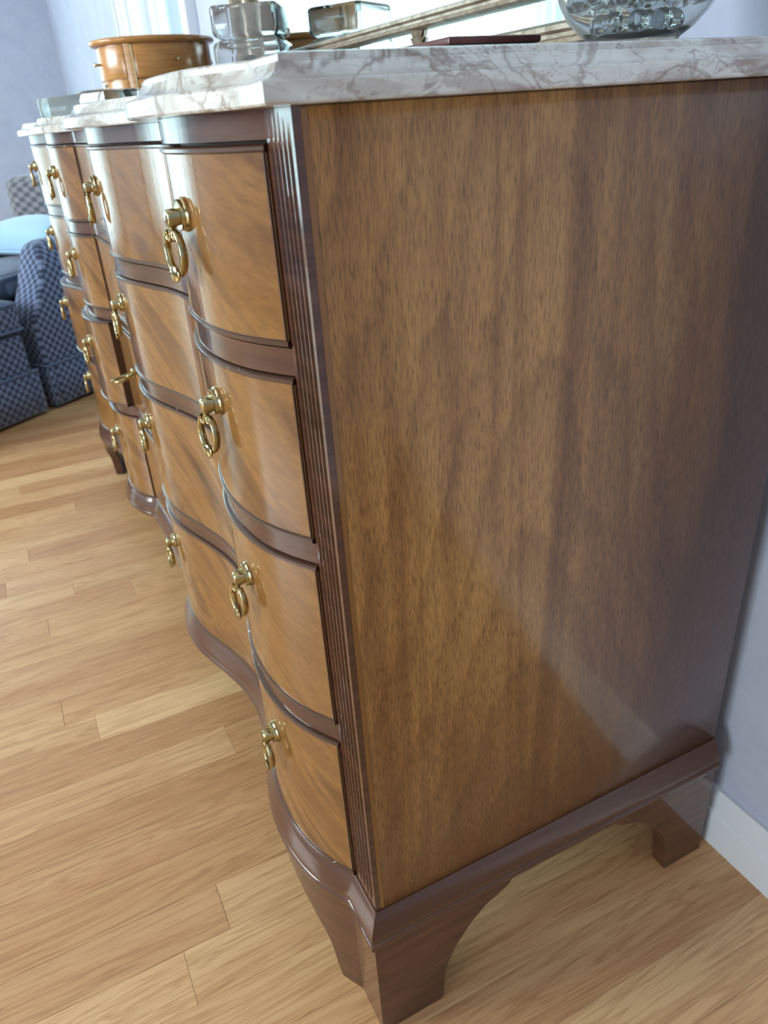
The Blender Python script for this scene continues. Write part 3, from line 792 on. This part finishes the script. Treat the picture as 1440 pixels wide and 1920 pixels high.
for (sx, sy, sz), lb in zip(spots, sl):
    mb = MB(); prof = []
    for i in range(26):
        t = i / 25; prof.append((.001 + .016 * math.sin(math.pi * t ** 1.5) ** .8 * (1 - .12 * math.cos(t * 34)), t * .036))
    mb.lathe(prof, 18, (0, 0, -.018))
    o = mb.build('seashell', M['shell'], angle=60); cs, sn = math.cos(JR), math.sin(JR)
    o.location = (-1.075 + sx * cs - sy * sn, .345 + sx * sn + sy * cs, ZM + .0105 + .0165 + sz); o.rotation_euler = (1.45 + rs.uniform(-.1, .1), rs.uniform(-.15, .15), rs.uniform(0, 6))
    tag(o, lb, 'seashell', 'seashells in the jar')

# ------------------------------------------------------------------ glass trinket box at the far end
gb = empty('glass_trinket_box', (-1.325, .078, ZM), math.radians(28), 'low clear glass trinket box with a dark stone panel near the far marble edge', 'box')
def slabbox(x0, x1, y0, y1, z0, z1, name, m, bev=.0015): return MB().box(x0, x1, y0, y1, z0, z1).build(name, m, gb, bevel=bev)
slabbox(-.105, .105, -.042, .042, 0, .006, 'base', M['paleglass'])
slabbox(-.105, .105, -.042, -.037, .0061, .040, 'side_pane', M['paleglass'])
slabbox(-.105, .105, .037, .042, .0061, .040, 'side_pane', M['paleglass'])
slabbox(-.105, -.100, -.0369, .0369, .0061, .040, 'end_pane', M['paleglass'])
slabbox(.100, .105, -.0369, .0369, .0061, .040, 'end_pane', M['paleglass'])
slabbox(.030, .034, -.0369, .0369, .0061, .0395, 'divider', M['white'])
slabbox(-.072, .028, -.0366, .030, .0062, .0385, 'stone_panel', M['slate'])
slabbox(.032, .106, -.043, .043, .0402, .0435, 'lid', M['glass'])
mb = MB()
mb.lathe([(.003, .0436), (.0022, .047), (.004, .050), (.001, .052)], 12, (.068, 0, 0)); mb.build('knob', M['glass'], gb)

# ------------------------------------------------------------------ red lacquer box
lb = empty('lacquer_box', (-.245, .235, ZM), 0, 'flat dark red lacquer box with small gold leaf motifs on the marble', 'box')
MB().box(-.075, .083, -.042, .042, 0, .0125).build('base', M['lacquer'], lb, bevel=.0015)
MB().box(-.076, .084, -.043, .043, .0129, .0185).build('lid', M['lacquer'], lb, bevel=.002)
def motif(p, q, nrm):
    mb = MB(); vs = [(0, 0, 0)]
    for k in range(10):
        a = math.pi * k / 5 + .3; r = .0052 if k % 2 == 0 else .0024; vs.append((r * math.cos(a), r * math.sin(a) * .85, 0))
    if nrm == 'y': V = [(p + a, -.0424 - t, q + b) for t in (0, .0005) for a, b, c in vs]
    else: V = [(.0834 + t, p + a, q + b) for t in (0, .0005) for a, b, c in vs]
    fs = [(11, 11 + k + 1, 11 + (k + 1) % 10 + 1) for k in range(10)] + [(k + 1, (k + 1) % 10 + 1, 11 + (k + 1) % 10 + 1, 11 + k + 1) for k in range(10)]
    return mb.add(V, fs).build('gold_motif', M['goldleaf'], lb)
for x in (-.05, -.02, .01, .04, .068): motif(x, .0068, 'y')
for y in (-.028, -.006, .016): motif(y, .0068, 'x')

# ------------------------------------------------------------------ footed glass bowl with beads
VX, VY = -.100, .318
vs_ = empty('glass_bowl', (VX, VY, ZM), 0, 'round footed glass bowl filled with clear beads at the near marble end', 'bowl')
op = [(.040, 0), (.042, .001), (.042, .0035), (.0395, .0055), (.038, .0070), (.039, .0085), (.050, .0155), (.0615, .026), (.070, .040), (.0765, .058), (.0790, .080), (.077, .100), (.069, .120), (.055, .136), (.048, .142), (.050, .150)]
ip = [(.0478, .150), (.0458, .142), (.0528, .1348), (.0665, .119), (.0743, .100), (.0763, .080), (.0738, .0585), (.0672, .0412), (.0585, .0275), (.047, .0172), (.036, .0112), (.012, .0100)]
op = [(r * .82, z * .86) for r, z in op]; ip = [(r * .82, z * .86) for r, z in ip]
mb = MB(); mb.lathe(op + ip, 56); mb.build('bowl_wall', M['vase'], vs_, angle=60)
bm_ = MB(); 
ico = bmesh.new(); bmesh.ops.create_icosphere(ico, subdivisions=3, radius=1.0); ico.verts.index_update()
bme = bpy.data.meshes.new('glass_bead'); ico.to_mesh(bme); ico.free(); bme.materials.append(M['bead_glass']); bme.polygons.foreach_set('use_smooth', [True] * len(bme.polygons))
def inner_r(z): return float(np.interp(z, [p[1] for p in ip[::-1]], [p[0] for p in ip[::-1]]))
rb = random.Random(21); R = .0083; placed = []
zl = .0100 * .86 + R + .0009; lay = 0
while zl < .080:
    for ring in range(0, 9):
        rr_ = inner_r(zl) - R - .0012 - ring * (2 * R + .0012)
        lim = inner_r(zl - R * .75) - R * .72 - .001 - ring * (2 * R + .0012); rr_ = min(rr_, lim)
        if rr_ < -.004: break
        rr_ = max(rr_, 0); n = max(1, int(2 * math.pi * rr_ / (2 * R + .0006))) if rr_ > R * 1.2 else 1
        if n == 1 and ring > 0 and rr_ < R * 0.9 and rr_ > 0.001: rr_ = 0
        for k in range(n):
            a = 2 * math.pi * k / n + lay * .7 + ring * .4; placed.append((rr_ * math.cos(a), rr_ * math.sin(a), zl))
        if n == 1: break
    zl += R * 1.98; lay += 1
keep = []
for p in placed:
    if all((p[0] - q[0]) ** 2 + (p[1] - q[1]) ** 2 + (p[2] - q[2]) ** 2 > (1.93 * R) ** 2 for q in keep): keep.append(p)
for p in keep:
    o = link('glass_bead', bme, None, (VX + p[0], VY + p[1], ZM + p[2])); s = R * rb.uniform(.93, .99); o.scale = (s, s, s * rb.uniform(.94, 1.0))
    tag(o, 'clear round glass bead among many in the footed bowl', 'bead', 'glass beads in the bowl')

# ------------------------------------------------------------------ armchair, pillow and ottoman in the far corner
# local axes: +x = towards the chair's front, +y = towards the near side (the side we see); origin at the near front corner
ang = math.atan2(-.81, .58)
def loc2w(o, x, y): c, s = math.cos(ang), math.sin(ang); return (o[0] + c * x - s * y, o[1] + s * x + c * y)
CH = (-2.307, -.109)
ch = empty('armchair', (*CH, 0), ang, 'blue diamond patterned armchair with a skirt in the far corner', 'armchair')
CW, CD = .66, .655
def arm(y0, y1, name):
    hs = [(.012, 0), (.14, 0), (.25, 0), (.30, .004), (.335, -.022), (.40, -.060), (.455, -.082), (.495, -.092), (.520, -.104), (.532, -.125)]
    mb = MB(); vs = []; n = len(hs); yc = (y0 + y1) / 2; hw = (y1 - y0) / 2
    for h, f in hs:
        k = 1.0 if h < .44 else math.sqrt(max(.02, 1 - ((h - .44) / .098) ** 2)); r = hw * k; b = .012
        bk = -CD + .02
        vs += [(f - b, yc - r, h), (f, yc - r + b, h), (f, yc + r - b, h), (f - b, yc + r, h), ((f + bk) / 2, yc + r, h), (bk, yc + r, h), (bk, yc - r, h), ((f + bk) / 2, yc - r, h)]
    fs = [(i * 8 + k, i * 8 + (k + 1) % 8, (i + 1) * 8 + (k + 1) % 8, (i + 1) * 8 + k) for i in range(n - 1) for k in range(8)]
    fs += [tuple(range(7, -1, -1)), tuple((n - 1) * 8 + k for k in range(8))]
    mb.add(vs, fs); return mb.build(name, M['fabric'], ch, angle=60)
arm(-.125, 0, 'arm'); arm(-CW, -CW + .125, 'arm')
mb = MB(); superbox(mb, -CD + .16, -.005, -CW + .127, -.127, .012, .345, .02); mb.build('seat_base', M['fabric'], ch, angle=60)
mb = MB(); superbox(mb, -CD + .16, .012, -CW + .130, -.130, .347, .432, .035, .02); mb.build('seat_cushion', M['stripe'], ch, angle=60)
mb = MB(); superbox(mb, -CD, -CD + .155, -CW + .01, -.01, .30, .705, .045); mb.build('backrest', M['fabric_back'], ch, angle=60)
def skirt(parent, pts, h, name='skirt'):
    """pleated skirt standing just outside a plan path"""
    mb = MB(); vs = []; n = len(pts)
    for x, y in pts: vs += [(x, y, .012), (x, y, h)]
    mb.add(vs, [(2 * i, 2 * i + 2, 2 * i + 3, 2 * i + 1) for i in range(n - 1)])
    o = mb.build(name, M['fabric'], parent, angle=40); md = o.modifiers.new('thickness', 'SOLIDIFY'); md.thickness = .004; md.offset = 1; return o
def rect_pts(x0, x1, y0, y1, e=.006):
    return [(x0, y1 + e), (x1 - .03, y1 + e), (x1 - .022, y1 + e - .004), (x1 - .016, y1 + e), (x1 + e, y1 + e), (x1 + e, y1 - .02), (x1 + e - .004, y1 - .026), (x1 + e, y1 - .032), (x1 + e, y0 - e), (x0, y0 - e)]
skirt(ch, rect_pts(-CD + .02, 0, -CW, 0), .150)
mb = MB(); q = rect_pts(-CD + .02, 0, -CW, 0, .010); mb.tube([(x, y, .152) for x, y in q], .004, 8); mb.build('welt', M['piping'], ch)
pc = loc2w(CH, -CD + .265, -.33)
pl = empty('pillow', (*pc, .443), ang, 'plain pale blue pillow lying on the armchair seat', 'pillow')
mb = MB(); superbox(mb, -.095, .155, -.195, .195, .012, .105, .045, .035, n=12); mb.build('pillow_cover', M['pillow'], pl, angle=70)
mb = MB(); mb.tube([(.154, -.18, .030), (.157, 0, .030), (.154, .18, .030), (.06, .196, .030), (-.06, .196, .030)], .0035, 8); mb.build('pillow_piping', M['pillow'], pl)
OT = loc2w(CH, .050, .004)
ot = empty('ottoman', (*OT, 0), ang, 'blue diamond patterned skirted ottoman in front of the armchair', 'ottoman')
OW, OD = .60, .50
mb = MB(); superbox(mb, .004, OD, -OW, -.006, .012, .275, .015); mb.build('base', M['fabric'], ot, angle=60)
mb = MB(); superbox(mb, -.006, OD + .01, -OW - .008, .006, .277, .385, .030, .025); mb.build('cushion', M['fabric'], ot, angle=60)
for z in (.292, .372):
    mb = MB(); mb.tube([(x, y, z) for x, y in [(.0, -OW), (.0, -.02), (.004, .003), (.02, .007), (OD, .007)]], .004, 8); mb.build('piping', M['piping'], ot)
def ot_skirt():
    x0, x1, y0, y1 = .004, OD, -OW, -.006; e = .007
    return [(x0 - e, y0), (x0 - e, y1 - .03), (x0 - e + .004, y1 - .024), (x0 - e, y1 - .018), (x0 - e, y1 + e), (x0 + .02, y1 + e), (x0 + .026, y1 + e - .004), (x0 + .032, y1 + e), (x1, y1 + e)]
skirt(ot, ot_skirt(), .150)
mb = MB(); mb.tube([(x - (.004 if x < .001 else 0), y + (.004 if y > 0 else 0), .152) for x, y in ot_skirt()], .004, 8); mb.build('welt', M['piping'], ot)
